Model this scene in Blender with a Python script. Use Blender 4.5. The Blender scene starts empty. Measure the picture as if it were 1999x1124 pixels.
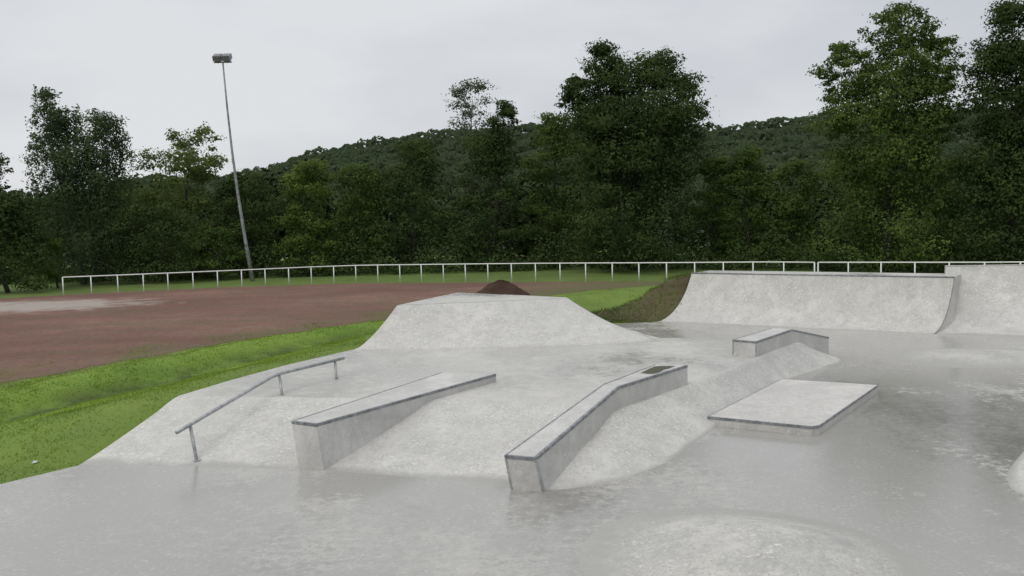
import bpy, math, random
import numpy as np
from mathutils import Vector, Matrix
random.seed(7); RNG = np.random.default_rng(11)
S = bpy.context.scene; COL = S.collection
# ------------------------------------------------------------------ camera
F = 1700.0; CH = 3.2
PITCH = math.atan((562-440)/F); ROLL = math.radians(-1.5)
ROT = Matrix.Rotation(math.pi/2-PITCH, 3, 'X') @ Matrix.Rotation(ROLL, 3, 'Z')
def ray(px, py): return ROT @ Vector(((px-999.5)/F, -(py-562)/F, -1.0))
def at(px, py, z):
    r = ray(px, py); t = (z-CH)/r.z
    return Vector((r.x*t, r.y*t, z))
def dep(px, py, Y):
    r = ray(px, py); t = Y/r.y
    return Vector((r.x*t, Y, CH+r.z*t))
cam = bpy.data.cameras.new('camera'); co = bpy.data.objects.new('camera', cam); COL.objects.link(co)
cam.sensor_width = 36; cam.lens = 36*F/1999; cam.clip_end = 4000; cam.clip_start = .1
M4 = ROT.to_4x4(); M4.translation = Vector((0, 0, CH)); co.matrix_world = M4
S.camera = co
S.view_settings.view_transform = 'Standard'; S.view_settings.look = 'None'; S.view_settings.exposure = 0

# ------------------------------------------------------------------ materials
class NT:
    def __init__(s, name):
        s.m = bpy.data.materials.new(name); s.m.use_nodes = True
        s.t = s.m.node_tree; s.N = s.t.nodes; s.L = s.t.links
        s.N.clear(); s.out = s.N.new('ShaderNodeOutputMaterial')
        s.geo = s.N.new('ShaderNodeNewGeometry')
    def put(s, sock, v):
        if v is None: return
        if isinstance(v, bpy.types.NodeSocket): s.L.new(v, sock)
        elif isinstance(v, (tuple, list)): sock.default_value = (*v, 1) if (len(v) == 3 and len(sock.default_value) == 4) else v
        else: sock.default_value = v
    def noise(s, scale, detail=4, rough=.55, vec=None, stretch=None):
        n = s.N.new('ShaderNodeTexNoise'); n.inputs['Scale'].default_value = scale
        n.inputs['Detail'].default_value = detail; n.inputs['Roughness'].default_value = rough
        v = vec or s.geo.outputs['Position']
        if stretch:
            mp = s.N.new('ShaderNodeMapping'); s.L.new(v, mp.inputs[0]); mp.inputs['Scale'].default_value = stretch; v = mp.outputs[0]
        s.L.new(v, n.inputs['Vector']); return n.outputs['Fac']
    def remap(s, v, a, b, c=0., d=1.):
        n = s.N.new('ShaderNodeMapRange'); n.clamp = True
        s.put(n.inputs[0], v); n.inputs[1].default_value = a; n.inputs[2].default_value = b
        n.inputs[3].default_value = c; n.inputs[4].default_value = d; return n.outputs[0]
    def mix(s, f, a, b, mode='MIX'):
        n = s.N.new('ShaderNodeMix'); n.data_type = 'RGBA'; n.blend_type = mode
        s.put(n.inputs[0], f); s.put(n.inputs[6], a); s.put(n.inputs[7], b); return n.outputs[2]
    def math(s, op, a, b=None):
        n = s.N.new('ShaderNodeMath'); n.operation = op; s.put(n.inputs[0], a)
        if b is not None: s.put(n.inputs[1], b)
        return n.outputs[0]
    def dot(s, origin, direction):
        a = s.N.new('ShaderNodeVectorMath'); a.operation = 'SUBTRACT'; s.L.new(s.geo.outputs['Position'], a.inputs[0]); a.inputs[1].default_value = origin
        b = s.N.new('ShaderNodeVectorMath'); b.operation = 'DOT_PRODUCT'; s.L.new(a.outputs[0], b.inputs[0]); b.inputs[1].default_value = direction
        return b.outputs['Value']
    def attr(s, name):
        a = s.N.new('ShaderNodeAttribute'); a.attribute_name = name; return a.outputs['Fac']
    def bump(s, h, strength=.3, dist=.01):
        n = s.N.new('ShaderNodeBump'); n.inputs['Strength'].default_value = strength
        n.inputs['Distance'].default_value = dist; s.L.new(h, n.inputs['Height']); return n.outputs[0]
    def pbr(s, base, rough=.6, metal=0., normal=None, spec=.5, alpha=None):
        p = s.N.new('ShaderNodeBsdfPrincipled'); s.put(p.inputs['Base Color'], base); s.put(p.inputs['Roughness'], rough)
        s.put(p.inputs['Metallic'], metal); s.put(p.inputs['Specular IOR Level'], spec)
        if alpha is not None: s.put(p.inputs['Alpha'], alpha)
        if normal: s.L.new(normal, p.inputs['Normal'])
        s.L.new(p.outputs[0], s.out.inputs[0]); return s.m

FLOORC = (.37, .36, .332)
def concrete(name, dry, wet, lo, hi, speck=.5, stain=.35, rwet=.2, rdry=.75, scale=.42, bmpd=.012, dark=0., spec=.5, foot=None, front=None, damp=None):
    n = NT(name)
    big = n.noise(scale, 7, .62); med = n.noise(2.3, 6, .65); fine = n.noise(38, 3, .6); streak = n.noise(.9, 5, .6, stretch=(1, .3, 1)); gr = n.noise(7, 6, .75)
    m = n.math('ADD', n.math('ADD', n.math('MULTIPLY', big, .48), n.math('MULTIPLY', streak, .22)), n.math('MULTIPLY', gr, .30))
    if front:   # drier towards the crest of the bank
        dd = n.dot(front[0], front[1]); m = n.math('SUBTRACT', m, n.remap(dd, 0, front[2], .12, 0))
    if damp:    # the low side of the floor stays wetter
        a = n.N.new('ShaderNodeVectorMath'); a.operation = 'DISTANCE'; n.L.new(n.geo.outputs['Position'], a.inputs[0]); a.inputs[1].default_value = damp[0]
        wet_more = n.remap(a.outputs['Value'], damp[1]*.3, damp[1], .04, 0); m = n.math('ADD', m, wet_more)
    wm = n.remap(m, lo, hi)
    base = n.mix(wm, dry, wet)
    if dark:
        pud = n.noise(scale*.8, 6, .6, stretch=(.9, .5, 1)); pm = n.math('ADD', n.math('MULTIPLY', pud, .7), n.math('MULTIPLY', gr, .3))
        if damp: pm = n.math('ADD', pm, wet_more)
        dk = n.remap(pm, .51, .60, 0, dark)
        base = n.mix(dk, base, [c*.6 for c in wet])
    base = n.mix(n.remap(med, .42, .66, 0, stain), base, [c*.68 for c in dry])
    br = n.noise(3.2, 6, .7, stretch=(1, 1, .25)); base = n.mix(n.remap(br, .48, .64, 0, stain*.8), base, [c*.72 for c in dry])
    fl = n.noise(20, 6, .75)
    mask = n.math('MULTIPLY', n.remap(fl, .54, .62), n.remap(med, .40, .56, 0, 1))
    base = n.mix(n.math('MULTIPLY', mask, speck*.8), base, [min(1, c*1.3) for c in dry])
    fl2 = n.noise(34, 5, .75); fl3 = n.noise(11, 6, .8)
    base = n.mix(n.remap(fl2, .54, .66, 0, speck), base, [c*.52 for c in dry])
    base = n.mix(n.remap(fl3, .53, .62, 0, speck*.6), base, [c*.6 for c in dry])
    r = n.remap(wm, 0, 1, rdry, rwet)
    r2 = n.math('ADD', r, n.remap(fine, .3, .7, -.03, .07))
    if dark: r2 = n.math('SUBTRACT', r2, n.math('MULTIPLY', dk, .06))
    if foot:
        sp = n.N.new('ShaderNodeSeparateXYZ'); n.L.new(n.geo.outputs['Position'], sp.inputs[0])
        k = n.math('ADD', sp.outputs['Z'], n.remap(m, .4, .6, -foot, foot))
        fm = n.remap(k, foot*.1, foot*1.4, 1, 0)
        base = n.mix(fm, base, FLOORC); r2 = n.math('SUBTRACT', r2, n.math('MULTIPLY', fm, .3))
    bmp = n.bump(n.math('ADD', n.math('MULTIPLY', fine, .5), med), .22, bmpd)
    return n.pbr(base, r2, 0, bmp, spec)
M = {}
M['floor'] = concrete('wet_concrete', (.51, .495, .458), (.345, .335, .31), .405, .505, .6, .3, rwet=.14, rdry=.55, bmpd=.004, dark=.85, scale=.36, spec=.5, damp=(at(1880, 830, 0), 7))
FR = ((-5.28, 13.8, 0), (.155, .988, 0), 3.0)
M['deck'] = concrete('damp_concrete', (.56, .545, .505), (.415, .405, .378), .43, .56, .65, .4, rwet=.2, rdry=.75, bmpd=.005, dark=.5, front=FR)
M['dry'] = concrete('dry_concrete', (.63, .615, .575), (.50, .488, .455), .42, .60, .9, .75, rwet=.5, rdry=.9, scale=.8, foot=.022)
M['pipe'] = concrete('streaked_concrete', (.64, .625, .585), (.485, .473, .44), .42, .60, .9, 1., rwet=.5, rdry=.9, scale=.8, foot=.012)
M['ledge'] = concrete('smooth_concrete', (.61, .595, .565), (.44, .43, .41), .44, .60, .45, .55, rwet=.4, rdry=.7, scale=1.2)
M['pad'] = concrete('pale_concrete', (.63, .61, .575), (.51, .495, .465), .44, .60, .65, .55, rwet=.45, rdry=.75, scale=1.2)
M['dome'] = concrete('dome_concrete', (.56, .545, .505), (.42, .41, .38), .45, .58, 1., .75, rwet=.35, rdry=.9, scale=.9, foot=.05)
def simple(name, c, rough, metal=0, var=.25, sc=6):
    n = NT(name); f = n.noise(sc, 5, .6)
    return n.pbr(n.mix(n.remap(f, .35, .65), [x*(1-var) for x in c], [min(1, x*(1+var)) for x in c]), rough, metal, n.bump(f, .1, .004))
M['steel'] = simple('galvanised_steel', (.23, .24, .25), .45, .35, .4, 12)
M['rail'] = simple('rail_steel', (.36, .375, .375), .42, .4, .25, 9)
M['mast'] = simple('mast_metal', (.27, .275, .275), .6, .1, .3, 3)
M['white'] = simple('white_paint', (.78, .78, .76), .45, 0, .06, 4)
M['lamp'] = simple('lamp_metal', (.22, .23, .245), .4, .4, .3, 5)
M['lens'] = simple('lamp_glass', (.10, .075, .07), .2, 0, .2, 5)
M['dark'] = simple('dark_marks', (.05, .05, .055), .6, 0, .1, 5)
n = NT('dark_patch_film'); f = n.noise(9, 5, .6)
M['stain'] = n.pbr(n.mix(f, (.15, .14, .11), (.21, .20, .165)), .15, 0, None, .5, n.remap(n.math('ADD', n.attr('a'), n.remap(f, .3, .7, -.25, .25)), .18, .5, 0, .92))
M['paper'] = simple('paper', (.6, .6, .58), .7, 0, .05, 3)
M['bark'] = simple('bark', (.05, .043, .035), .9, 0, .4, 5)
M['birchbark'] = simple('birch_bark', (.12, .115, .105), .8, 0, .5, 4)
M['hillside'] = simple('hillside', (.028, .040, .022), .95, 0, .3, .1)
def grass_ground(name, a, b, soil, amt, slope=None):
    n = NT(name); big = n.noise(.5, 6, .6); f = n.noise(9, 5, .7); p = n.noise(.9, 6, .65)
    c = n.mix(n.remap(big, .36, .64), a, b); c = n.mix(n.remap(f, .3, .7, 0, .25), c, [x*.6 for x in a])
    if slope:
        q = n.attr('q')
        k = n.math('ADD', q, n.remap(p, .3, .7, -.22, .22))
        c = n.mix(n.remap(k, .1, .46, .6, 0), c, slope)
        dk = n.math('MULTIPLY', n.remap(q, .50, .59), n.remap(q, .61, .69, 1, 0))
        c = n.mix(n.math('MULTIPLY', dk, n.remap(p, .40, .56, .2, .95)), c, (.05, .075, .02))  # shadow line of the ditch, painted into the turf colour
        c = n.mix(n.math('MULTIPLY', n.remap(q, .88, 1.0), n.remap(p, .4, .6, .2, .8)), c, (.13, .115, .055))
    c = n.mix(n.remap(p, .55, .68, 0, amt), c, soil)
    return n.pbr(c, .9, 0, n.bump(f, .5, .02), .2)
M['verge'] = grass_ground('verge_turf', (.135, .222, .036), (.20, .30, .05), (.14, .15, .05), .28, (.12, .168, .04))
M['field'] = grass_ground('field_grass', (.10, .15, .034), (.135, .195, .047), (.10, .11, .04), .35)
M['soil'] = grass_ground('bare_soil', (.075, .062, .036), (.115, .10, .052), (.10, .125, .04), .85)
M['cinder'] = grass_ground('dark_soil', (.042, .025, .018), (.072, .040, .028), (.035, .022, .016), .5)
def track_mat():
    n = NT('cinder_track'); big = n.noise(.16, 7, .62, stretch=(.5, 1, 1)); f = n.noise(5, 6, .7); g = n.noise(30, 3, .6); p = n.noise(.7, 6, .65); b2 = n.noise(.33, 6, .7, stretch=(.6, 1, 1))
    c = n.mix(n.remap(big, .40, .60), (.16, .075, .056), (.25, .138, .106))
    c = n.mix(n.remap(p, .46, .62, 0, .6), c, (.14, .09, .062))
    c = n.mix(n.remap(b2, .50, .63, 0, .55), c, (.13, .112, .062))
    c = n.mix(n.remap(f, .4, .65, 0, .6), c, (.09, .052, .04)); c = n.mix(n.remap(g, .54, .68, 0, .5), c, (.32, .25, .20))
    dd = n.math('ADD', n.dot((-11.3, 19.2, 0), (-.89, .453, 0)), n.remap(p, .3, .7, -3.4, 3.4))
    c = n.mix(n.remap(dd, -.6, 4.2, .9, 0), c, (.115, .115, .05))
    P = at(40, 598, -.28)
    d = n.N.new('ShaderNodeVectorMath'); d.operation = 'SUBTRACT'; n.L.new(n.geo.outputs['Position'], d.inputs[0]); d.inputs[1].default_value = P
    sx = n.N.new('ShaderNodeVectorMath'); sx.operation = 'MULTIPLY'; n.L.new(d.outputs[0], sx.inputs[0]); sx.inputs[1].default_value = (.14, .24, 0)
    ln = n.N.new('ShaderNodeVectorMath'); ln.operation = 'LENGTH'; n.L.new(sx.outputs[0], ln.inputs[0])
    k = n.math('ADD', ln.outputs[1], n.remap(n.noise(.6, 6, .7), .2, .8, -.7, .7))
    c = n.mix(n.remap(k, .5, 1.1, .85, 0), c, (.38, .34, .30))
    return n.pbr(c, .9, 0, n.bump(f, .4, .02), .2)
M['track'] = track_mat()
def leaf(name, dark, light, trans=.25):
    n = NT(name); f = n.noise(.5, 4, .6); rnd = n.geo.outputs['Random Per Island']
    k = n.math('ADD', n.remap(f, .38, .62, 0, .85), n.math('MULTIPLY', rnd, .15))
    c = n.mix(k, dark, light)
    d = n.N.new('ShaderNodeBsdfDiffuse'); n.L.new(c, d.inputs[0])
    if trans < .12: n.L.new(d.outputs[0], n.out.inputs[0]); return n.m
    t = n.N.new('ShaderNodeBsdfTranslucent'); n.L.new(c, t.inputs[0])
    mx = n.N.new('ShaderNodeMixShader'); mx.inputs[0].default_value = trans; n.L.new(d.outputs[0], mx.inputs[1]); n.L.new(t.outputs[0], mx.inputs[2])
    n.L.new(mx.outputs[0], n.out.inputs[0]); return n.m
M['l_dark'] = leaf('leaf_dark', (.036, .056, .021), (.074, .108, .036))
M['l_mid'] = leaf('leaf_mid', (.048, .079, .024), (.10, .148, .038))
M['l_light'] = leaf('leaf_light', (.062, .10, .025), (.135, .19, .045))
M['l_fresh'] = leaf('leaf_fresh', (.052, .084, .025), (.122, .174, .044))
M['l_pale'] = leaf('leaf_pale', (.08, .112, .034), (.17, .215, .065), .35)
M['l_grey'] = leaf('leaf_grey', (.07, .09, .05), (.13, .158, .085), .3)
M['l_birch'] = leaf('leaf_birch', (.044, .07, .032), (.095, .132, .058))
M['l_hill'] = leaf('leaf_hill', (.033, .050, .027), (.055, .076, .038), .1)
M['l_wood'] = leaf('leaf_wood', (.026, .040, .018), (.052, .072, .027), .1)
M['blade'] = leaf('grass_blade', (.15, .238, .036), (.25, .345, .06), .3)

# ------------------------------------------------------------------ object helpers
def tag(o, label=None, cat=None, group=None, kind=None):
    if label: o['label'] = label
    if cat: o['category'] = cat
    if group: o['group'] = group
    if kind: o['kind'] = kind
    return o
def thing(name, label, cat, loc, group=None):
    o = bpy.data.objects.new(name, None); COL.objects.link(o); o.location = loc; o.empty_display_size = .2
    return tag(o, label, cat, group)
def rootloc(o):
    v = Vector((0, 0, 0))
    while o is not None: v = v+Vector(o.location); o = o.parent
    return v
def link(name, me, mat, parent=None, smooth=False):
    o = bpy.data.objects.new(name, me); COL.objects.link(o); me.materials.append(mat)
    if parent: o.parent = parent
    if smooth: me.polygons.foreach_set('use_smooth', [True]*len(me.polygons))
    return o
def part(name, vf, mat, parent=None, smooth=False, origin=None):
    v, f = vf; off = rootloc(parent) if parent else Vector(origin or (0, 0, 0))
    me = bpy.data.meshes.new(name); me.from_pydata([tuple(Vector(p)-off) for p in v], [], f); me.update()
    o = link(name, me, mat, parent, smooth)
    if not parent: o.location = off
    import bmesh
    b = bmesh.new(); b.from_mesh(me); bmesh.ops.recalc_face_normals(b, faces=b.faces); b.to_mesh(me); b.free()
    return o
def npmesh(name, arr, k):                      # arr (n*k,3): n faces of k corners
    me = bpy.data.meshes.new(name); n = len(arr)//k
    me.vertices.add(n*k); me.vertices.foreach_set('co', np.ascontiguousarray(arr, dtype=np.float32).ravel())
    me.loops.add(n*k); me.loops.foreach_set('vertex_index', np.arange(n*k, dtype=np.int32))
    me.polygons.add(n); me.polygons.foreach_set('loop_start', np.arange(0, n*k, k, dtype=np.int32))
    me.update(calc_edges=True); return me
def join(*vfs):
    V = []; Fc = []
    for v, f in vfs:
        b = len(V); V += list(v); Fc += [tuple(i+b for i in q) for q in f]
    return V, Fc
def grid(rows, close=False):                   # rows of equally many points
    n = len(rows[0]); V = [p for r in rows for p in r]; Fc = []
    for i in range(len(rows)-1):
        for j in range(n if close else n-1):
            k = (j+1) % n; Fc.append((i*n+j, i*n+k, (i+1)*n+k, (i+1)*n+j))
    return V, Fc
def tube(pts, rad, n=8, cap=True):
    pts = [Vector(p) for p in pts]; R = rad if isinstance(rad, (list, tuple)) else [rad]*len(pts); rows = []
    for i, p in enumerate(pts):
        d = (pts[min(i+1, len(pts)-1)]-pts[max(i-1, 0)]).normalized()
        a = d.cross(Vector((0, 0, 1)) if abs(d.z) < .9 else Vector((1, 0, 0))).normalized(); b = d.cross(a)
        rows.append([p+(a*math.cos(2*math.pi*k/n)+b*math.sin(2*math.pi*k/n))*R[i] for k in range(n)])
    V, Fc = grid(rows, True)
    if cap: Fc.append(tuple(range(n))); Fc.append(tuple(range(len(V)-n, len(V))))
    return V, Fc
def box(c, sx, sy, sz, M3=None):
    c = Vector(c); V = []
    for x in (-.5, .5):
        for y in (-.5, .5):
            for z in (-.5, .5):
                p = Vector((x*sx, y*sy, z*sz)); V.append(c+(M3 @ p if M3 else p))
    return V, [(0, 1, 3, 2), (4, 6, 7, 5), (0, 4, 5, 1), (2, 3, 7, 6), (0, 2, 6, 4), (1, 5, 7, 3)]
def poly(pts): return list(pts), [tuple(range(len(pts)))]
def lerp(a, b, t): return a+(b-a)*t
def V3(x, y, z): return Vector((x, y, z))
def spline(P, k=4):                            # Catmull-Rom through P
    o = []
    for i in range(len(P)-1):
        p0 = P[max(0, i-1)]; p1 = P[i]; p2 = P[i+1]; p3 = P[min(len(P)-1, i+2)]
        for j in range(k):
            t = j/k; o.append(.5*((2*p1)+(p2-p0)*t+(2*p0-5*p1+4*p2-p3)*t*t+(3*p1-p0-3*p2+p3)*t**3))
    o.append(P[-1].copy()); return o

# ------------------------------------------------------------------ key points of the park
B0, B1 = at(1280, 628, 0), at(1820, 652, 0); T0, T1 = at(1350, 533, 1.46), at(1863, 541, 1.46)
B2, B3 = at(2000, 657, 0), at(2250, 664, 0); X0, X1, X2 = at(1847, 519, 1.70), at(2000, 517, 1.70), at(2250, 514, 1.70)
# bank of the raised platform: (top pixel, base pixel)
PAIR = [((350, 772), (150, 909)), ((450, 773), (270, 911)), ((545, 775), (390, 913)), ((700, 777), (520, 917)), ((840, 779), (660, 923)),
        ((960, 782), (800, 933)), ((1080, 787), (930, 946)), ((1150, 793), (1030, 956)), ((1190, 800), (1100, 957)), ((1205, 800), (1200, 939)),
        ((1230, 793), (1295, 907)), ((1285, 773), (1362, 862)), ((1345, 750), (1408, 830)), ((1420, 720), (1473, 784)), ((1490, 692), (1545, 741)),
        ((1540, 672), (1618, 715)), ((1556, 667), (1644, 707))]
tops = [at(*a, .5) for a, b in PAIR]+[V3(6.15, 19.15, .5), V3(6.0, 19.4, .5), V3(5.2, 19.75, .5), V3(3.4, 20.15, .5)]
bases = [at(*b, 0) for a, b in PAIR]+[V3(7.42, 19.75, 0), V3(7.0, 20.6, 0), V3(5.5, 21.3, 0), V3(3.6, 21.5, 0)]
tops, bases = spline(tops, 4), spline(bases, 4)
NR = 16; BANK = []
RB = .78
def bankz(t): return t**1.12 if t < RB else RB**1.12+(1-RB**1.12)*(1-(1-(t-RB)/(1-RB))**1.5)
for i in range(NR+1):
    t = i/NR; row = []
    for j, (a, b) in enumerate(zip(bases, tops)):
        p = lerp(a, b, t); p.z = -.008+.508*bankz(t); row.append(p)
    BANK.append(row)
deckL = [at(690, 682, .5), at(560, 712, .5), at(450, 742, .5)]
EDGE = [at(-300, 1022, 0), at(0, 945, 0)]+[BANK[i][0].copy() for i in range(0, NR+1, 2)]+deckL[::-1]+[V3(-2.3, 25.7, .42), V3(1.4, 25.3, .25), at(1195, 632, 0), B0, V3(T0.x, T0.y, -.1), V3(8, 31, -.1)]
TRK = [at(-400, 830, -.28), at(-200, 792, -.28), at(0, 750, -.28), at(200, 712, -.28), at(350, 685, -.28), at(450, 667, -.28), at(600, 645, -.28), at(735, 627, -.28),
       at(900, 601, -.28), at(1060, 578, -.28), at(1150, 567, -.28), at(1275, 557, -.28), at(1420, 551, -.28)]
def dense(P, step=.5, jit=0):
    o = []
    for a, b in zip(P[:-1], P[1:]):
        k = max(1, int((b-a).length/step))
        for i in range(k):
            q = lerp(a, b, i/k); o.append(q+V3(random.gauss(0, jit), random.gauss(0, jit), 0) if (jit and i) else q)
    o.append(P[-1]); return o

# ------------------------------------------------------------------ setting
tag(part('ground', poly([V3(-2500, -200, -.42), V3(2500, -200, -.42), V3(2500, 3500, -.42), V3(-2500, 3500, -.42)]), M['field']), kind='structure')
far = [at(1420, 548.5, -.28), at(1270, 549, -.28), at(1000, 550.5, -.28), at(700, 553, -.28), at(450, 560, -.28), at(230, 570, -.28), at(130, 575, -.28), at(0, 583, -.28), at(-300, 604, -.28), at(-500, 640, -.28)]
tag(part('running_track', poly(dense(TRK, .4, .16)+dense(far, 1.2, .06)), M['track']), kind='structure')
fl = [at(-300, 1022, 0), at(0, 945, 0), at(150, 909, 0), V3(-5, 13.7, 0), V3(-3.0, 19.5, 0), V3(-1.7, 24.5, 0), V3(1.2, 25.1, 0), at(1195, 632, 0), B0,
      lerp(B0, B1, .5)+V3(.2, .3, 0), B1+V3(.1, .15, 0), B2+V3(.1, .15, 0), B3, V3(22, 12, 0), V3(20, -3, 0), V3(-11, -3, 0), V3(-11, 4, 0)]
rim = [p-V3(0, 0, .3) for p in fl]
tag(part('skatepark_floor', join(poly(fl), grid([fl, rim], True)), M['floor']), kind='structure')

# terrain of the grass verge
E = np.array([(p.x, p.y, p.z) for p in EDGE]); T = np.array([(p.x, p.y, p.z) for p in TRK])
def near(P, L):
    best = np.full(len(P), 1e9); zz = np.zeros(len(P)); sg = np.zeros(len(P))
    for a, b in zip(L[:-1], L[1:]):
        d = b[:2]-a[:2]; l2 = (d**2).sum(); w = P-a[:2]; t = np.clip((w@d)/l2, 0, 1)
        q = w-t[:, None]*d; ds = np.sqrt((q**2).sum(1)); m = ds < best-1e-9
        best[m] = ds[m]; zz[m] = (a[2]+t*(b[2]-a[2]))[m]; sg[m] = np.sign(d[0]*w[:, 1]-d[1]*w[:, 0])[m]
    return best, zz, sg
def smooth(t): t = np.clip(t, 0, 1); return t*t*(3-2*t)
def wob(x, y): return .5*np.sin(1.7*x+.6*y)+.3*np.sin(.9*y-1.3*x+1)+.25*np.sin(3.1*x+2.7*y)+.2*np.sin(5.3*y-2*x)
def terrain(x, y):
    P = np.stack([x, y], 1); d, ze, s1 = near(P, E); t, _, s2 = near(P, T)
    inside = s1 < 0; beyond = s2 > 0
    q = d/(d+t+1e-6)
    z = (ze-.03)*(1-smooth(q/.58))+(-.285)*smooth(q/.58)-.13*np.exp(-((q-.6)/.06)**2)+.23*np.exp(-((q-.76)/.085)**2)
    z = z+.025*wob(x, y)*smooth(d/1.4)*smooth(t/.8)
    z = np.where(beyond, -.287-.09*np.clip((t-.25)/.6, 0, 1), z); z = np.where(inside, np.maximum(ze-.03-d*.9, -.5), z)
    return z, q, inside, beyond, t
xs = np.arange(-17, 13, .18); ys = np.arange(6, 50, .18); gx, gy = np.meshgrid(xs, ys)
tz, tq, _, _, _ = terrain(gx.ravel(), gy.ravel()); tz = tz.reshape(gx.shape); tq = tq*np.clip(1-(gx.ravel()+1.5)/4, .2, 1)
me = bpy.data.meshes.new('grass_verge')
idx = np.arange(gx.size).reshape(gx.shape); fcs = np.stack([idx[:-1, :-1], idx[:-1, 1:], idx[1:, 1:], idx[1:, :-1]], -1).reshape(-1, 4)
me.from_pydata(np.stack([gx.ravel(), gy.ravel(), tz.ravel()], 1).tolist(), [], fcs.tolist()); me.update()
qa = me.attributes.new('q', 'FLOAT', 'POINT'); qa.data.foreach_set('value', tq.astype(np.float32))
tag(link('grass_verge', me, M['verge'], None, True), kind='structure')
# grass blades
n = 480000; px_ = RNG.uniform(-16, 8, n); py_ = 8+38*RNG.uniform(0, 1, n)**1.5
z_, q_, ins, bey, tT = terrain(px_, py_); dE, _, _ = near(np.stack([px_, py_], 1), E)
clump = wob(px_*1.9+3, py_*1.7); z_ = np.where(bey, -.28, z_)
tuft = (wob(px_*1.3, py_*1.1+5) > .15) & (tT < 2.6) & (RNG.uniform(0, 1, n) < .6*(1-tT/2.6))
keep = (~ins) & ((~bey) | tuft) & (dE > .03) & (RNG.uniform(0, 1, n) < np.clip(.75+.3*clump, .2, 1)*np.clip(.4+q_*1.2, 0, 1)*np.clip(1-(px_+1)/4, .15, 1)*(1-.75*np.exp(-((q_-.6)/.05)**2))) & (px_ < 6)
x, y, z = px_[keep], py_[keep], z_[keep]; n = len(x); ang = RNG.uniform(0, 2*math.pi, n)
h = RNG.uniform(.016, .042, n)*(1+.3*clump[keep].clip(-.6, 1)); w = RNG.uniform(.005, .009, n)*(1+y/22)
lx, ly = RNG.normal(0, .9, n)*h, RNG.normal(0, .9, n)*h
a = np.stack([x-np.cos(ang)*w, y-np.sin(ang)*w, z-.01], 1); b = np.stack([x+np.cos(ang)*w, y+np.sin(ang)*w, z-.01], 1); c = np.stack([x+lx, y+ly, z+h], 1)
tag(link('grass_blades', npmesh('grass_blades', np.stack([a, b, c], 1).reshape(-1, 3), 3), M['blade']),
    'short green grass growing on the verge beside the concrete', 'grass', kind='stuff')

# hills and far woods
rx = [-300, 30, 100, 200, 260, 350, 480, 560, 620, 700, 760, 850, 950, 1050, 1400, 1500, 1580, 1700, 1900, 2300]
ry = [380, 374, 376, 356, 342, 338, 333, 306, 288, 274, 264, 252, 244, 238, 244, 232, 220, 212, 204, 196]
ROWS = [170, 215, 260, 305, 350, 395]
def hilltop(px, k): return lerp(430-(px-1000)*.026, float(np.interp(px, rx, ry)), ((k+1)/len(ROWS))**.9)
rows = [[V3(dep(px, 440, 120).x, 120, -.5) for px in range(-400, 2401, 70)]]
for k, D in enumerate(ROWS): rows.append([dep(px, hilltop(px, k), D)-V3(0, 0, 4.4) for px in range(-400, 2401, 70)])
rows.append([p+V3(0, 300, -40) for p in rows[-1]])
tag(part('hills', grid(rows), M['hillside'], None, True), kind='structure')
def leaves(C, size, outward=None, jitter=.35, asp=.62, spread=.8):
    n = len(C)
    if outward is None: nrm = RNG.normal(0, 1, (n, 3))
    else:
        nrm = outward/(np.linalg.norm(outward, axis=1)[:, None]+1e-9)+RNG.normal(0, spread*.58, (n, 3))
    nrm /= np.linalg.norm(nrm, axis=1)[:, None]+1e-9
    a = np.cross(nrm, RNG.normal(0, 1, (n, 3))); a /= np.linalg.norm(a, axis=1)[:, None]+1e-9
    b = np.cross(nrm, a)
    s = size*RNG.uniform(1-jitter, 1+jitter, n)[:, None]
    return np.stack([C-a*s*.5, C-b*s*asp*.5, C+a*s*.5, C+b*s*asp*.5], 1).reshape(-1, 3)
CC = []; UU = []
for k0 in range(10):
    k = k0/1.8; D = 170+45*k; R0 = 4.4+k*.45
    step = R0*1.0*F/D; px = -200
    while px < 2200:
        sc = random.uniform(.6, 1.45); px += step*(.3+.55*sc)
        top = float(np.interp(k, range(6), [hilltop(px, i) for i in range(6)]))
        p = dep(px, top+random.uniform(-3, 6), D+random.uniform(-12, 12)); R = R0*sc; m = int(260*max(.6, sc))
        u = RNG.normal(0, 1, (m, 3)); u /= np.linalg.norm(u, axis=1)[:, None]; u[:, 2] = np.abs(u[:, 2])*1.1-.4; u[:, 1] = -np.abs(u[:, 1])*.9+.1*u[:, 1]
        wv_ = 1+.16*np.sin(u[:, 0]*5+sc*9)+.12*np.sin(u[:, 2]*6+px)
        CC.append(np.array(p)+np.array([0, 0, -R*.65])+u*np.array([1.1, 1, .85])*R*(wv_*RNG.uniform(.8, 1.02, m))[:, None]); UU.append(u*np.array([.7, .4, .6])+np.array([0, -.42, .22]))
C = np.concatenate(CC)
tag(link('hill_forest', npmesh('hill_forest', leaves(C, 1.35, np.concatenate(UU), jitter=.45, asp=.95, spread=.3), 4), M['l_hill']), 'dark forest covering the hills on the horizon', 'forest', kind='stuff')
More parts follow.
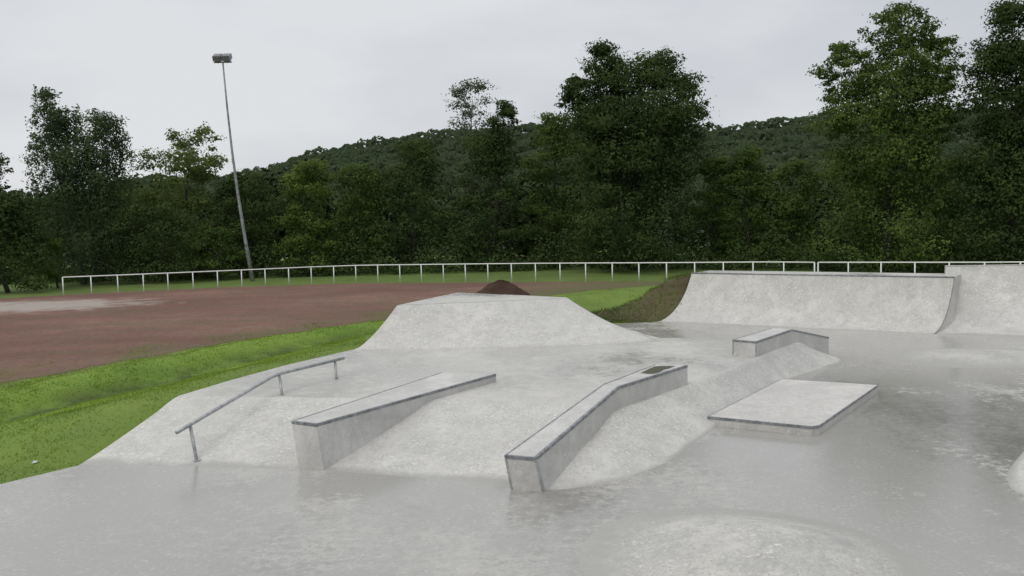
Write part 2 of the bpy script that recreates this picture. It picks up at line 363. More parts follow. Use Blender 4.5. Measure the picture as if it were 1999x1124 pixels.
# dense wood right behind the tree row
CC = []; UU = []
for i in range(150):
    px = random.uniform(-150, 2150); D = random.uniform(84, 98)-min(14, max(0, (px-1300)/50)); ty = 345+22*math.sin(px*.021)+16*math.sin(px*.057+1)+random.uniform(-12, 70)
    top = dep(px, ty, D); R = random.uniform(1.5, 2.8); m = 520
    u = RNG.normal(0, 1, (m, 3)); u /= np.linalg.norm(u, axis=1)[:, None]; H2 = (top.z+.3)/2
    CC.append(np.array((top.x, D, H2-.3))+u*np.array([R, R, H2])*RNG.uniform(.7, 1.05, (m, 1))); UU.append(u)
C = np.concatenate(CC); C[:, 2] = np.maximum(C[:, 2], -.3)
tag(link('woodland', npmesh('woodland', leaves(C, .52, np.concatenate(UU), asp=.75, spread=.6), 4), M['l_wood']), 'dense dark wood closing the gaps behind the row of trees', 'wood', kind='stuff')
n = 40000; ppx = RNG.uniform(-150, 2150, n); DD = RNG.uniform(68, 76, n)-np.clip((ppx-1150)/45, 0, 20)
hh = (1.1+.7*np.sin(ppx*.03)+.5*np.sin(ppx*.083+2))*1.4
C = np.array([tuple(dep(a, 480, d)) for a, d in zip(ppx, DD)]); C[:, 2] = -.35+np.abs(RNG.normal(0, 1, n))*hh.clip(.5)*.7
tag(link('undergrowth', npmesh('undergrowth', leaves(C, .25, np.tile(np.array([0, -.4, .9]), (n, 1)), asp=.7, spread=.9), 4), M['l_dark']), 'dark undergrowth along the foot of the trees', 'undergrowth', kind='stuff')

# ------------------------------------------------------------------ trees
PROF = {'round': ([0, .15, .4, .7, .9, 1], [.55, .85, 1, .86, .58, .2]), 'oak': ([0, .2, .5, .75, .92, 1], [.62, .95, 1, .86, .6, .3]),
        'column': ([0, .2, .6, .85, 1], [.8, 1, .9, .62, .2]), 'flat': ([0, .3, .7, 1], [.6, .95, 1, .6]), 'skirt': ([0, .3, .7, 1], [.95, 1, .95, .7])}
LS, LD = .66, 2.15          # finer and denser leaves
def tree(name, label, cat, D, envs, mat, leafsize=.27, dens=.15, bark='bark', airy=1., basepx=None, droop=0, fill=.12):
    env0 = envs[-1]; g = dep(basepx or env0[0], 480, D); base = V3(g.x, D, -.4)
    root = thing(name, label, cat, base)
    Cs = []; Us = []; clumps = []
    for e in envs:
        cx, ty, by, wpx = e[:4]; pf = PROF[e[4] if len(e) > 4 else 'round']
        top = dep(cx, ty, D); bot = dep(cx, by, D); W = wpx*D/F; z1 = top.z; z0 = max(bot.z, -.1); Hh = z1-z0
        k = int(max(16, wpx*(by-ty)/420)*airy); t = RNG.uniform(0, 1, k)**.85; t[:3] = [.98, .93, .88]
        az = RNG.uniform(0, 2*math.pi, k); ph = RNG.uniform(0, 6, 3)
        R = W/2*np.interp(t, *pf)*(1+.17*np.sin(2*az+ph[0])+.14*np.sin(3*az+ph[1]+4*t)+.2*np.sin(8*t+ph[2]))
        rr = R*np.sqrt(RNG.uniform(.12, 1, k))*.9; sz = np.minimum(W*.125, 1.1)*RNG.uniform(.4, 1.15, k)*(1 if airy >= 1 else .85)+.10
        fx = lerp(bot.x, top.x, t)
        cc = np.stack([fx+np.cos(az)*rr, D+np.sin(az)*rr, z0+t*Hh*(1-.03)-.35*sz], 1); clumps.append(cc)
        nl = int(wpx*(by-ty)*dens*LD); pr = sz**2; ci = RNG.choice(k, nl, p=pr/pr.sum())
        off = RNG.normal(0, 1, (nl, 3)); off /= np.linalg.norm(off, axis=1)[:, None]
        rad = np.where(RNG.uniform(0, 1, nl) < .7, RNG.uniform(.72, 1.06, nl), np.clip(np.abs(RNG.normal(.75, .3, nl)), 0, 1.28))
        ph2 = ci*1.7; lump = 1+.28*np.sin(off[:, 0]*4+ph2)+.24*np.sin(off[:, 2]*5+ph2*1.3)
        P = cc[ci]+off*(sz[ci]*rad*lump)[:, None]*np.array([1.2, 1.2, .64])
        U_ = off.copy(); U_[:, 2] += .45; U_[:, 1] -= .25
        if droop:
            hang = RNG.integers(0, k*6, nl); hr = RNG.normal(0, 1, (k*6, 2)).clip(-1.2, 1.2); own = hang % k
            L = RNG.uniform(0, 1, nl)**1.2*droop*RNG.uniform(.4, 1, k*6)[hang]
            Q = cc[own]+np.stack([hr[hang, 0]*sz[own]*.9, hr[hang, 1]*sz[own]*.9, .3-L], 1)+RNG.normal(0, .085, (nl, 3))
            P = np.where((RNG.uniform(0, 1, nl) < .6)[:, None], Q, P)
        Cs.append(P); Us.append(U_)
        ni = int(nl*fill*min(1, airy)); ti = RNG.uniform(.02, .9, ni); ai = RNG.uniform(0, 6.283, ni); ri = W/2*np.interp(ti, *pf)*.6*np.sqrt(RNG.uniform(0, 1, ni))
        Cs.append(np.stack([lerp(bot.x, top.x, ti)+np.cos(ai)*ri, D+np.sin(ai)*ri, z0+ti*Hh], 1)); Us.append(RNG.normal(0, 1, (ni, 3)))
    C = np.concatenate(Cs); U_ = np.concatenate(Us); kp = C[:, 2] > -.2; C = C[kp]; U_ = U_[kp]
    loc = np.array(base)
    link('crown', npmesh('crown', leaves(C, leafsize*LS, U_, spread=.5, asp=.75)-loc, 4), M[mat], root)
    allc = np.concatenate(clumps); zt = allc[:, 2].max(); rt = max(.07, (zt+.4)*.014)
    tx = dep(envs[0][0], 300, D).x
    tp = [lerp(V3(base.x, D, -.4), V3(tx, D, zt*.93), s)+V3(random.gauss(0, .12), random.gauss(0, .12), 0)*(1 if 0 < s < 1 else 0) for s in (0, .15, .35, .55, .75, 1)]
    sh = [tube(tp, [rt*1.25, rt, rt*.75, rt*.5, rt*.28, rt*.06], 8)]
    sel = allc[RNG.permutation(len(allc))[:min(46, len(allc))]]
    for q in sel:
        q = Vector(q); s = min(.92, max(.12, (q.z+.4)/(zt*.93+.4)-.14-.05*random.random())); i = min(4, int(np.searchsorted([0, .15, .35, .55, .75, 1], s)-1))
        ss = [0, .15, .35, .55, .75, 1]; a = lerp(tp[i], tp[i+1], (s-ss[i])/(ss[i+1]-ss[i])); m = lerp(a, q, .5)+V3(0, 0, .12*(q-a).length*random.uniform(.3, 1))
        r0 = rt*(.32-.25*s); sh.append(tube([a, m, q], [r0, r0*.5, .01], 5, False))
    part('trunk', join(*sh), M[bark], root, True)
    return root
T_ = 'tree'
tree('broadleaf_tree', 'dark broadleaf tree cut by the left edge of the photo', T_, 58, [(-45, 285, 430, 150), (10, 372, 556, 170, 'skirt')], 'l_dark', .26)
tree('birch_tree', 'tall two-headed birch with drooping twigs at the left end of the tree row', T_, 66, [(85, 170, 290, 72, 'flat'), (125, 200, 380, 130), (200, 210, 340, 105, 'flat'), (165, 280, 548, 190, 'skirt')], 'l_birch', .24, .19, 'birchbark', basepx=160, droop=3.4, fill=.08)
tree('shrub', 'pale green shrub at the foot of the two-headed birch, on its left side', 'shrub', 62, [(108, 462, 560, 62)], 'l_light', .22)
tree('broadleaf_tree', 'pale yellow-green tree with a flat open top between the birch and the floodlight mast', T_, 72, [(375, 246, 340, 150, 'flat'), (345, 290, 400, 220, 'flat'), (350, 370, 535, 230, 'skirt')], 'l_pale', .29, .11, airy=.7)
tree('shrub', 'broad dark shrub in front of the pale flat-topped tree', 'shrub', 66, [(310, 395, 545, 190, 'skirt')], 'l_dark', .26)
tree('broadleaf_tree', 'dark bushy tree directly behind the floodlight mast', T_, 72, [(480, 330, 535, 155, 'oak')], 'l_dark', .28)
tree('shrub', 'mid green shrub at the foot of the floodlight mast, on its left side', 'shrub', 67, [(428, 440, 545, 110)], 'l_mid', .24)
tree('broadleaf_tree', 'bright green bushy tree to the right of the floodlight mast', T_, 70, [(600, 306, 530, 135, 'round')], 'l_light', .27, .17)
tree('broadleaf_tree', 'rounded mid green tree right of the bright green bushy one', T_, 74, [(705, 315, 528, 155, 'oak')], 'l_mid', .28)
tree('broadleaf_tree', 'dark tall tree left of the tall airy grey-green one', T_, 74, [(805, 262, 528, 155, 'oak')], 'l_dark', .28)
tree('broadleaf_tree', 'thin airy grey-green tree showing sky through its crown', T_, 86, [(925, 152, 290, 125, 'oak'), (925, 240, 500, 100, 'column')], 'l_grey', .28, .10, airy=.9)
tree('broadleaf_tree', 'dark dense tree with a pointed top in front of the thin airy one', T_, 72, [(985, 190, 330, 85, 'round'), (960, 245, 528, 155, 'oak')], 'l_dark', .27, .17)
tree('broadleaf_tree', 'slim dark tree squeezed against the left side of the big oak', T_, 73, [(1080, 212, 520, 130, 'oak')], 'l_mid', .28)
tree('oak_tree', 'largest dark oak with a broad lobed crown in the middle of the row', T_, 66, [(1180, 80, 260, 130, 'oak'), (1285, 90, 280, 150, 'oak'), (1232, 105, 380, 290, 'round'), (1125, 145, 250, 80), (1340, 150, 300, 85), (1232, 185, 515, 340, 'flat')], 'l_dark', .27, .15)
tree('broadleaf_tree', 'narrow dark tree squeezed against the right side of the big oak', T_, 68, [(1395, 300, 515, 100, 'oak')], 'l_mid', .27)
tree('broadleaf_tree', 'low light green tree behind the gate, right of the big oak', T_, 66, [(1460, 283, 515, 120, 'round')], 'l_mid', .26)
tree('broadleaf_tree', 'low olive tree just left of the tallest light green tree', T_, 64, [(1548, 308, 515, 120, 'round')], 'l_mid', .26)
tree('broadleaf_tree', 'tallest light green tree touching the top edge above the quarter pipe', T_, 56, [(1755, -4, 180, 130, 'flat'), (1770, 45, 250, 190, 'flat'), (1648, 75, 260, 115, 'flat'), (1840, 66, 270, 85, 'flat'), (1735, 130, 400, 285, 'flat'), (1735, 270, 505, 290, 'skirt')], 'l_fresh', .235, .125, airy=.95)
tree('broadleaf_tree', 'dark low tree filling the gap between the two tallest trees on the right', T_, 60, [(1885, 300, 505, 140, 'oak')], 'l_dark', .25)
tree('broadleaf_tree', 'tall dark tree cut by the right edge of the photo', T_, 52, [(1985, -10, 200, 150, 'flat'), (1975, 60, 290, 190, 'flat'), (1955, 215, 360, 150), (1980, 310, 508, 220, 'skirt')], 'l_dark', .235, .15)

# ------------------------------------------------------------------ fence
FT = [(122, 541), (177, 539), (229, 537), (279, 535), (327, 533), (376, 531), (424, 529), (471, 527), (517, 525), (563, 523), (607, 521), (651, 519.5), (694, 518), (737, 517.2),
      (780, 516.8), (822, 516.3), (865, 515.8), (908, 515.3), (952, 514.8), (998, 514.4), (1045, 514), (1093, 513.7), (1143, 513.4), (1195, 513.2), (1247, 513), (1301, 512.7), (1356, 512.3), (1412, 511.9), (1470, 511.5), (1530, 511.5), (1590, 512)]
FT2 = [(1597, 512), (1656, 512), (1720, 512), (1786, 512), (1853, 512), (1922, 512), (1992, 511.5), (2064, 511)]
def fence(pix, label):
    P = [at(a, b, .8) for a, b in pix]; r = thing('railing_fence', label, 'fence', V3(P[0].x, P[0].y, -.4))
    part('rail', tube(P, .034, 8), M['white'], r, True)
    for p in P: part('post', tube([V3(p.x, p.y, -.42), V3(p.x, p.y, .795)], .036, 8), M['white'], r, True)
fence(FT, 'long white pipe railing curving round the cinder track from the left to the gate gap')
fence(FT2, 'shorter white pipe railing right of the gate gap, behind the quarter pipe')

# ------------------------------------------------------------------ floodlight mast
mb = dep(493, 545, 64.5); mb.z = -.42; mt = dep(435, 122, 64.5)
r = thing('floodlight_mast', 'tall thin grey floodlight mast standing on the grass behind the railing', 'floodlight', mb)
pts = [lerp(mb, mt, s)+V3(-.22*math.sin(math.pi*s), 0, 0) for s in (0, .2, .4, .6, .8, 1)]
mo = part('mast', tube(pts, [.15, .125, .105, .085, .07, .055], 12), M['mast'], r, True)
sq = []
for k in range(7):
    z = .5+k*.3; c0 = lerp(pts[0], pts[1], (z+.4)/((pts[1].z-pts[0].z)))
    sq.append(tube([c0+V3(.145*math.sin(a*.5+k), -.145*math.cos(a*.5+k), .13*math.sin(a*2.1+k*1.7)) for a in np.linspace(-1.6, 1.6, 9)], .02, 5))
part('graffiti', join(*sq), M['dark'], mo)
part('crossarm', tube([mt+V3(-.66, -.02, .02), mt+V3(.66, -.02, .02)], .05, 8), M['lamp'], r)
for sx in (-.33, .33):
    R3 = Matrix.Rotation(math.radians(-62), 3, 'X'); c = mt+V3(sx, -.08, .36)
    sh = [box(c, .58, .36, .66, R3), box(c+R3 @ V3(0, .22, 0), .44, .16, .46, R3), box(mt+V3(sx, -.05, .1), .08, .08, .3)]
    for i in range(5): sh.append(box(c+R3 @ V3(-.24+.12*i, .03, .34), .03, .3, .06, R3))
    h = part('floodlight', join(*sh), M['lamp'], r)
    part('lens', box(c+R3 @ V3(0, -.185, 0), .52, .02, .58, R3), M['lens'], h)

# ------------------------------------------------------------------ soil heap and bank of soil
def heap(name, label, cat, c, R, H, mat, seed):
    rr = np.random.default_rng(seed); rows = []
    for i in range(13):
        t = i/12; row = []
        for k in range(40):
            a = 2*math.pi*k/40; rad = R*t*(1+.10*math.sin(3*a+seed)+.06*math.sin(5*a))
            row.append(V3(c.x+math.cos(a)*rad, c.y+math.sin(a)*rad*.8, c.z-.05+H*(.75*(1-t**1.7)+.25*(1-t))*(1+.06*math.sin(4*a+7*t))+(rr.normal(0, .02) if 0 < i < 12 else 0)))
        rows.append(row)
    lum = []
    for k in range(60):
        a = rr.uniform(0, 6.28); t = rr.uniform(.35, 1.08); s = rr.uniform(.025, .06)
        p = V3(c.x+math.cos(a)*R*t, c.y+math.sin(a)*R*t*.8, c.z+H*max(0, .97-t)+.01)
        v, f = box(p, s, s*.8, s*.7, Matrix.Rotation(rr.uniform(0, 3), 3, 'Z') @ Matrix.Rotation(rr.uniform(0, 1), 3, 'X')); lum.append((v, f))
    o = part(name, join(grid(rows, True), *lum), mat, None, False, (c.x, c.y, c.z)); return tag(o, label, cat)
hb = at(978, 577, -.28)
heap('soil_heap', 'dark brown heap of loose soil behind the flat-topped concrete hip', 'soil heap', hb, 55*hb.y/F*1.1, .8, M['cinder'], 3)
dirv = (B1-B0); dirv.z = 0; dirv.normalize(); nor = V3(-dirv.y, dirv.x, 0); run = T0-B0; U = run.dot(nor); skew = run.dot(dirv)
AR = .88
def arc(u): u = min(1, max(0, u)); return (1-math.sqrt(1-(u*AR)**2))/(1-math.sqrt(1-AR**2))
rows = []
for i in range(34):
    u = -.3+i*.15; row = []
    for j in range(30):
        v = .25-j*.15; uu = u/U
        p = B0+nor*u+dirv*(v+skew*min(1, max(0, uu)))
        base = 1.46*arc(uu) if uu < 1 else 1.42
        back = 1-float(smooth(np.array((u-U-1.2)/2.4)))
        hgt = (base-.03)*(1-float(smooth(np.array(-v/3.6))))*back
        hgt += (.05*math.sin(3*p.x+p.y*2)+.04*math.sin(7*p.x-4*p.y)+random.gauss(0, .025))*min(1, max(0, -v*2))*min(1, max(0, u*3))
        edge = min(1, (29-j)/3, (33-i)/3)
        row.append(V3(p.x, p.y, -.36+(hgt+.36)*max(0, edge) if v <= .05 else min(hgt, .0)-.3))
    rows.append(row)
tag(part('earth_mound', grid(rows), M['soil'], None, True, (B0.x-1, B0.y+1, -.36)), 'dark earth mound heaped against the left side of the quarter pipe', 'mound')
MG = np.array([tuple(p) for rw in rows for p in rw if p.z > -.2]); nw = 9000; k = RNG.integers(0, len(MG), nw)
x, y, z = (MG[k]+RNG.normal(0, .08, (nw, 3))*np.array([1, 1, .2])).T; hN = RNG.uniform(.03, .08, nw); ang = RNG.uniform(0, 6.28, nw); w = .014
a = np.stack([x-np.cos(ang)*w, y-np.sin(ang)*w, z-.03], 1); b = np.stack([x+np.cos(ang)*w, y+np.sin(ang)*w, z-.03], 1); c = np.stack([x+RNG.normal(0, .03, nw), y+RNG.normal(0, .03, nw), z+hN], 1)
tag(link('weeds', npmesh('weeds', np.stack([a, b, c], 1).reshape(-1, 3), 3), M['l_light']), 'sparse weeds sprouting on the dark earth mound', 'weeds', kind='stuff')

# ------------------------------------------------------------------ raised platform
r = thing('skate_platform', 'raised grey concrete platform with sloping banks carrying the rail and ledges', 'platform', V3(-1, 16, 0))
part('bank', grid(BANK), M['dry'], r, True)
dk = [p.copy() for p in tops]+[V3(1.9, 24.9, .5), V3(-1.9, 25.4, .5)]+deckL
part('deck', poly(dk), M['deck'], r)
sk = [tops[-1], V3(1.9, 24.9, .5), V3(-1.9, 25.4, .5)]+deckL+[BANK[i][0] for i in range(NR, -1, -1)]
part('side_wall', grid([sk, [V3(p.x, p.y, -.4) for p in sk]]), M['ledge'], r)

# ------------------------------------------------------------------ hip (flat-topped pyramid)
bb = [at(690, 684, .5), at(770, 682, .5), at(850, 681.5, .5), at(1000, 679, .5), at(1150, 674, .5), at(1240, 669.5, .5), at(1286, 666, .5), V3(3.1, 21.4, .5), V3(1.5, 24.3, .5), V3(-1.85, 25.3, .5)]
tt = [at(775, 596, 1.39), at(800, 595, 1.39), at(860, 592.5, 1.39), at(950, 589, 1.39), at(1040, 585, 1.39), at(1085, 583, 1.39), at(1105, 582, 1.39), at(1106, 580.5, 1.39), at(1000, 575.5, 1.39), at(893, 571, 1.39)]
r = thing('skate_hip', 'pale flat-topped concrete hip at the back of the raised platform', 'ramp', V3(0, 21, .5))
rows = [[p-V3(0, 0, .3) for p in bb]]
for i in range(9):
    t = i/8; row = []
    for a, b in zip(bb, tt): p = lerp(a, b, t); p.z = .502+.888*(t**1.4); row.append(p)
    rows.append(row)
part('slope', grid(rows, True), M['dry'], r, True)
part('top', poly([p+V3(0, 0, .003) for p in tt]), M['deck'], r)

# ------------------------------------------------------------------ quarter pipe and its taller extension
def pipe_rows(Bs, Ts, H, k=12, lift=0):
    rows = []
    for i in range(k+1):
        u = i/k; row = []
        for a, b in zip(Bs, Ts):
            p = lerp(a, b, u); p.z = H*arc(u)+lift; row.append(p)
        rows.append(row)
    return rows
nseg = 10
Bs = [lerp(B0, B1, i/nseg) for i in range(nseg+1)]; Ts = [lerp(T0, T1, i/nseg) for i in range(nseg+1)]
r = thing('quarter_pipe', 'long low concrete quarter pipe with steel coping at the back of the park', 'ramp', lerp(B0, B1, .5))
rows = pipe_rows(Bs, Ts, 1.46, 14, -.004); part('transition', grid(rows), M['pipe'], r, True)
back = nor*1.6
part('platform', poly([T0, T1, T1+back, T0+back]), M['deck'], r)
for e in (0, -1):
    L = [rw[e] for rw in rows]+[Ts[e]+back]
    part('side_wall', grid([L, [V3(p.x, p.y, -.35) for p in L]]), M['ledge'], r)
part('back_wall', grid([[T0+back, T1+back], [V3((T0+back).x, (T0+back).y, -.35), V3((T1+back).x, (T1+back).y, -.35)]]), M['ledge'], r)
part('coping', tube([T0+V3(0, 0, .0), T1+V3(0, 0, .0)], .022, 8), M['steel'], r, True)
part('edge_strip', tube([rw[-1]+dirv*.002 for rw in rows], .012, 6), M['steel'], r, True)
r = thing('quarter_pipe', 'taller concrete quarter pipe extension cut by the right edge of the photo', 'ramp', B2)
Bx = [B1, lerp(B1, B2, .5), B2, B3]; Tx = [X0, lerp(X0, X1, .5), X1, X2]
rows = pipe_rows(Bx, Tx, 1.70, 14, -.002); part('transition', grid(rows), M['pipe'], r, True)
bk = V3(.1, .28, 0); part('platform', poly([X0, X1, X2, X2+bk, X1+bk, X0+bk]), M['deck'], r)
L = [rw[0] for rw in rows]+[X0+bk]; part('side_wall', grid([L, [V3(p.x, p.y, -.35) for p in L]]), M['ledge'], r)
L = [X0+bk, X1+bk, X2+bk]; part('back_wall', grid([L, [V3(p.x, p.y, -.35) for p in L]]), M['ledge'], r)
part('coping', tube([X0, X1, X2], .018, 8), M['ledge'], r, True)

# ------------------------------------------------------------------ ledges
def beam(P, inw, w=.05, o=.004):   # steel angle let into an edge: P polyline on the edge, inw inward unit vectors
    rows = [[], [], [], []]
    for p, d in zip(P, inw):
        rows[0].append(p-d*o+V3(0, 0, o)); rows[1].append(p+d*w+V3(0, 0, o)); rows[2].append(p+d*w-V3(0, 0, w)); rows[3].append(p-d*o-V3(0, 0, w))
    V, Fc = grid(rows+[rows[0]]); n = len(P)
    V = V[:4*n]; Fc = [tuple(i % (4*n) for i in f) for f in Fc]; Fc += [(0, n, 2*n, 3*n), (n-1, 2*n-1, 3*n-1, 4*n-1)]
    return V, Fc
def upright_beam(p0, p1, d1, d2, w=.034, o=.0045):   # steel angle on a vertical corner
    V = []
    for p in (p0, p1): V += [p-d1*o-d2*o, p+d1*w-d2*o, p+d1*w+d2*w, p-d1*o+d2*w]
    return V, [(0, 1, 2, 3), (4, 5, 6, 7), (0, 1, 5, 4), (1, 2, 6, 5), (2, 3, 7, 6), (3, 0, 4, 7)]
def ledge(name, label, cat, tl, tr, bl0, br0, zb=-.02, w=.036, upright=False):
    n = len(tl); c = (tl[0]+tr[-1])/2; r = thing(name, label, cat, V3(c.x, c.y, 0))
    bl = [bl0]+[V3(p.x, p.y, zb) for p in tl[1:]]; br = [br0]+[V3(p.x, p.y, zb) for p in tr[1:]]
    V, Fc = grid([bl, tl, tr, br]); Fc += [(0, n, 2*n, 3*n), (n-1, 2*n-1, 3*n-1, 4*n-1)]
    part('body', (V, Fc), M['ledge'], r)
    inr = [(a-b) for a, b in zip(tl, tr)]
    inr = [V3(d.x, d.y, 0).normalized() for d in inr]
    part('edge_strip', beam(tr, inr, w), M['steel'], r)
    part('edge_strip', beam(tl, [-d for d in inr], w*.6), M['steel'], r)
    fw = (tr[1]-tr[0]); fw.z = 0; fw.normalize(); ux = (tr[0]-tl[0]).normalized()
    part('end_strip', beam([tl[0]+ux*.005, tr[0]-ux*.002], [fw, fw], w, .005), M['steel'], r)
    if upright:
        for a, b, s in ((tr[0], br0, -1), (tl[0], bl0, 1)):
            d = (b-a).normalized(); part('corner_strip', upright_beam(a+d*(w-.002), b, ux*s, fw, .024), M['rail'], r)
    return r
z1 = .63
ledge('concrete_ledge', 'straight flat ledge widening towards the back, next to the handrail', 'ledge', [at(569, 822, z1), at(862, 727, z1)], [at(617, 828, z1), at(968, 730, z1)], at(584, 916, -.005), at(632, 919, -.005))
r2 = ledge('concrete_ledge', 'kinked ledge climbing the bank in the centre with a dark patch on its far end', 'ledge', [at(985, 889, .42), at(1178, 750, .82), at(1278, 712, .82)], [at(1046, 894, .42), at(1208, 755, .82), at(1342, 713, .82)], at(998, 956, -.005), at(1062, 961, -.005), upright=True)
# dark patch on the ledge top: a fan whose attribute falls off to its rim
sp_ = spline([at(a, b, .8245) for a, b in [(1248, 728), (1262, 720.5), (1278, 714), (1300, 712.6), (1322, 713.2), (1314, 717), (1298, 722), (1286, 728), (1266, 731), (1248, 728)]], 4)[:-1]
ce = at(1284, 720, .8245); pts_ = [ce]+[lerp(ce, p, .55) for p in sp_]+sp_; ns = len(sp_)
ff = [(0, 1+i, 1+(i+1) % ns) for i in range(ns)]+[(1+i, 1+ns+i, 1+ns+(i+1) % ns, 1+(i+1) % ns) for i in range(ns)]
st = part('dark_patch', (pts_, ff), M['stain'], r2); aa = st.data.attributes.new('a', 'FLOAT', 'POINT'); aa.data.foreach_set('value', [1.]*(1+ns)+[0.]*ns)
tr3 = [at(1476, 667, .8), at(1547, 643, .8), at(1618, 658, .42)]; wv = at(1430, 663, .8)-tr3[0]
tl3 = [p+wv*k for p, k in zip(tr3, (1, .9, .8))]
ledge('concrete_ledge', 'short peaked ledge farthest back, in front of the quarter pipe', 'ledge', tl3, tr3, V3(tl3[0].x, tl3[0].y, .3), V3(tr3[0].x, tr3[0].y, .3), upright=True)
# manual pad
zt = .14; tp = [at(1381, 813, zt), at(1585, 833, zt), at(1600, 831, zt), at(1715, 751, zt), at(1527, 739, zt)]
cc = sum(tp, V3(0, 0, 0))/5; bt = [V3(lerp(cc.x, p.x, .99), lerp(cc.y, p.y, .99), -.01) for p in tp]
r = thing('manual_pad', 'low flat concrete pad with dark steel edges beside the kinked ledge', 'ledge', V3(cc.x, cc.y, 0))
V, Fc = grid([bt, tp], True); part('body', (V, Fc+[(5, 6, 7, 8, 9)]), M['pad'], r)
inw = []
for i, p in enumerate(tp):
    d = cc-p; d.z = 0; inw.append(d.normalized())
part('edge_strip', beam(tp[:4], inw[:4], .035), M['steel'], r)
part('edge_strip', beam([tp[3], tp[4], tp[0]], [inw[3], inw[4], inw[0]], .02, .003), M['steel'], r)

# ------------------------------------------------------------------ handrail
P0, K, E1 = at(345, 844, .46), at(538, 731, .82), at(671, 699, .82)
r = thing('handrail', 'low kinked galvanised handrail on three legs at the left of the platform', 'rail', at(551, 773, .5))
ax = lerp(P0, K, .95); bx = lerp(K, E1, .06)
part('rail', tube([P0, lerp(P0, K, .5), ax, K-V3(0, 0, .012), bx, E1], .028, 10), M['rail'], r, True)
def on(px):   # point on the rail under image column px
    best = None
    for a, b in ((P0, K), (K, E1)):
        for i in range(201):
            p = lerp(a, b, i/200); q = ROT.transposed() @ (p-V3(0, 0, CH)); x = 999.5+F*q.x/-q.z
            if best is None or abs(x-px) < best[0]: best = (abs(x-px), p)
    return best[1]
for tpx, b in ((371, at(385, 899, .03)), (545, at(551, 773, .49)), (654, at(657, 741, .49))):
    t = on(tpx); l = part('leg', tube([b-V3(0, 0, .05), t-V3(0, 0, .015)], .024, 10), M['rail'], r, True)
    part('foot_plate', tube([b+V3(0, 0, -.02), b+V3(0, 0, .012)], .055, 12), M['rail'], l)

# ------------------------------------------------------------------ domes and side bank
def dome(name, label, c, rx_, ry_, H, offx=0):
    rows = []
    for i in range(19):
        t = i/18; row = []
        for k in range(64):
            a = 2*math.pi*k/64; w = 1+.03*math.sin(3*a+1)
            row.append(V3(c.x+math.cos(a)*rx_*t*w+offx*(1-t), c.y+math.sin(a)*ry_*t*w, -.004+(H+.004)*(.5+.5*math.cos(math.pi*t))**1.1))
        rows.append(row)
    return tag(part(name, grid(rows, True), M['dome'], None, True, (c.x, c.y, 0)), label, 'mound')
dome('concrete_mound', 'round speckled concrete mound in the foreground', at(1450, 1104, 0), 1.7, 1.84, .30, .28)
dome('concrete_mound', 'wide low concrete mound on the wet floor near the right edge', at(1915, 697, 0), 2.3, 1.7, .14)
bs = [at(a, b, 0) for a, b in [(2200, 1030), (2050, 985), (1982, 962), (1962, 942), (1972, 905), (2035, 850), (2180, 770)]]
bs = spline(bs, 4); tp = [p+V3(1.5, .15, .5) for p in bs]
r = thing('skate_bank', 'pale corner of a concrete bank entering at the lower right edge', 'ramp', bs[12])
rows = []
for i in range(7):
    t = i/6; rows.append([V3(*(lerp(a, b, t)).xy, -.01+.51*t**1.2) for a, b in zip(bs, tp)])
part('bank', grid(rows), M['dry'], r, True)
part('deck', poly(tp+[tp[-1]+V3(4, 0, 0), tp[0]+V3(4, 0, 0)]), M['deck'], r)

# litter
g = at(68, 908, -.06); zz = terrain(np.array([g.x]), np.array([g.y]))[0][0]+.02
part_o = part('paper_scrap', ([V3(g.x-.035, g.y-.02, zz), V3(g.x+.03, g.y-.015, zz+.01), V3(g.x+.035, g.y+.03, zz+.02), V3(g.x-.025, g.y+.03, zz+.03), V3(g.x, g.y, zz+.035)], [(0, 1, 4), (1, 2, 4), (2, 3, 4), (3, 0, 4)]), M['paper'], None, False, (g.x, g.y, zz))
tag(part_o, 'crumpled white scrap of paper lying on the grass at the lower left', 'litter')

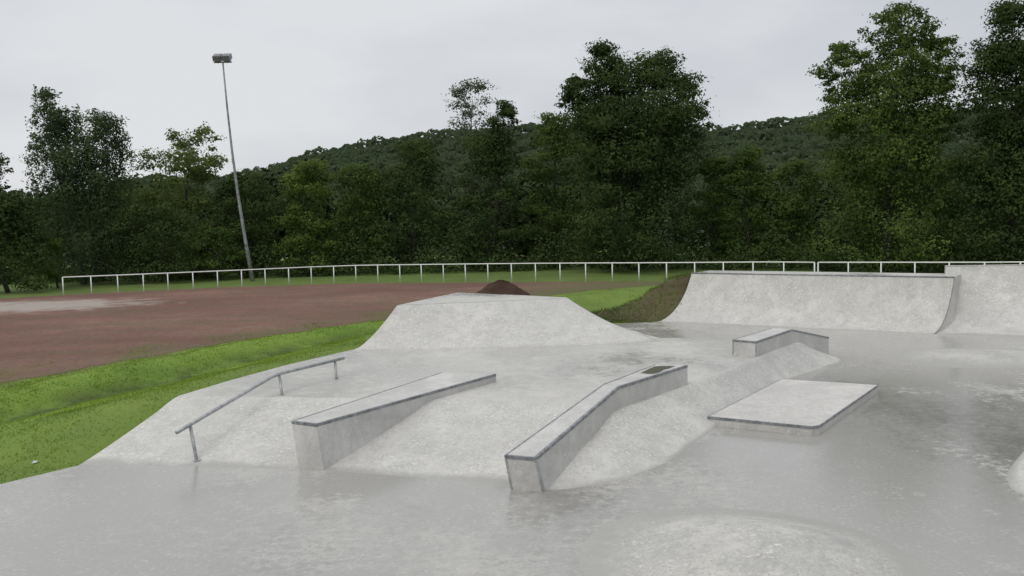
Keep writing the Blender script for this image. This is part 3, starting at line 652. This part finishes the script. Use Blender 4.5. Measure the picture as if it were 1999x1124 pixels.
# ------------------------------------------------------------------ light
w = bpy.data.worlds.new('World'); S.world = w; w.use_nodes = True; nt = w.node_tree; N = nt.nodes; L = nt.links; N.clear()
out = N.new('ShaderNodeOutputWorld'); bg = N.new('ShaderNodeBackground'); L.new(bg.outputs[0], out.inputs[0])
EL, AZ = math.radians(52), math.radians(215)
sky = N.new('ShaderNodeTexSky'); sky.sky_type = 'NISHITA'; sky.sun_disc = False; sky.sun_elevation = EL; sky.sun_rotation = AZ; sky.dust_density = 3
tc = N.new('ShaderNodeTexCoord'); mp = N.new('ShaderNodeMapping'); mp.inputs['Scale'].default_value = (1, 1, 2.6); L.new(tc.outputs['Generated'], mp.inputs[0])
n1 = N.new('ShaderNodeTexNoise'); n1.inputs['Scale'].default_value = 2.2; n1.inputs['Detail'].default_value = 7; n1.inputs['Roughness'].default_value = .5; L.new(mp.outputs[0], n1.inputs['Vector'])
sp = N.new('ShaderNodeSeparateXYZ'); L.new(tc.outputs['Generated'], sp.inputs[0])
ad = N.new('ShaderNodeMath'); ad.operation = 'MULTIPLY_ADD'; L.new(sp.outputs['X'], ad.inputs[0]); ad.inputs[1].default_value = -.22; L.new(n1.outputs['Fac'], ad.inputs[2])
cr = N.new('ShaderNodeValToRGB'); cr.color_ramp.elements[0].position = .3; cr.color_ramp.elements[0].color = (5.5, 5.75, 6.2, 1); cr.color_ramp.elements[1].position = .62; cr.color_ramp.elements[1].color = (7.6, 7.75, 7.95, 1)
L.new(ad.outputs[0], cr.inputs[0])
gr = N.new('ShaderNodeMapRange'); gr.inputs[1].default_value = .25; gr.inputs[2].default_value = 1; gr.inputs[3].default_value = 1; gr.inputs[4].default_value = 1.5; L.new(sp.outputs['Z'], gr.inputs[0])
vm = N.new('ShaderNodeVectorMath'); vm.operation = 'SCALE'; L.new(cr.outputs[0], vm.inputs[0]); L.new(gr.outputs[0], vm.inputs['Scale'])
mx = N.new('ShaderNodeMix'); mx.data_type = 'RGBA'; mx.inputs[0].default_value = .94; L.new(sky.outputs[0], mx.inputs[6]); L.new(vm.outputs[0], mx.inputs[7])
L.new(mx.outputs[2], bg.inputs[0]); bg.inputs[1].default_value = .1
sl = bpy.data.lights.new('sun', 'SUN'); sl.energy = .8; sl.angle = math.radians(25); sl.color = (1, .97, .92)
so = bpy.data.objects.new('sun', sl); COL.objects.link(so)
d = Vector((math.sin(AZ)*math.cos(EL), math.cos(AZ)*math.cos(EL), math.sin(EL))); so.rotation_euler = d.to_track_quat('Z', 'Y').to_euler(); so.location = (0, 0, 40)
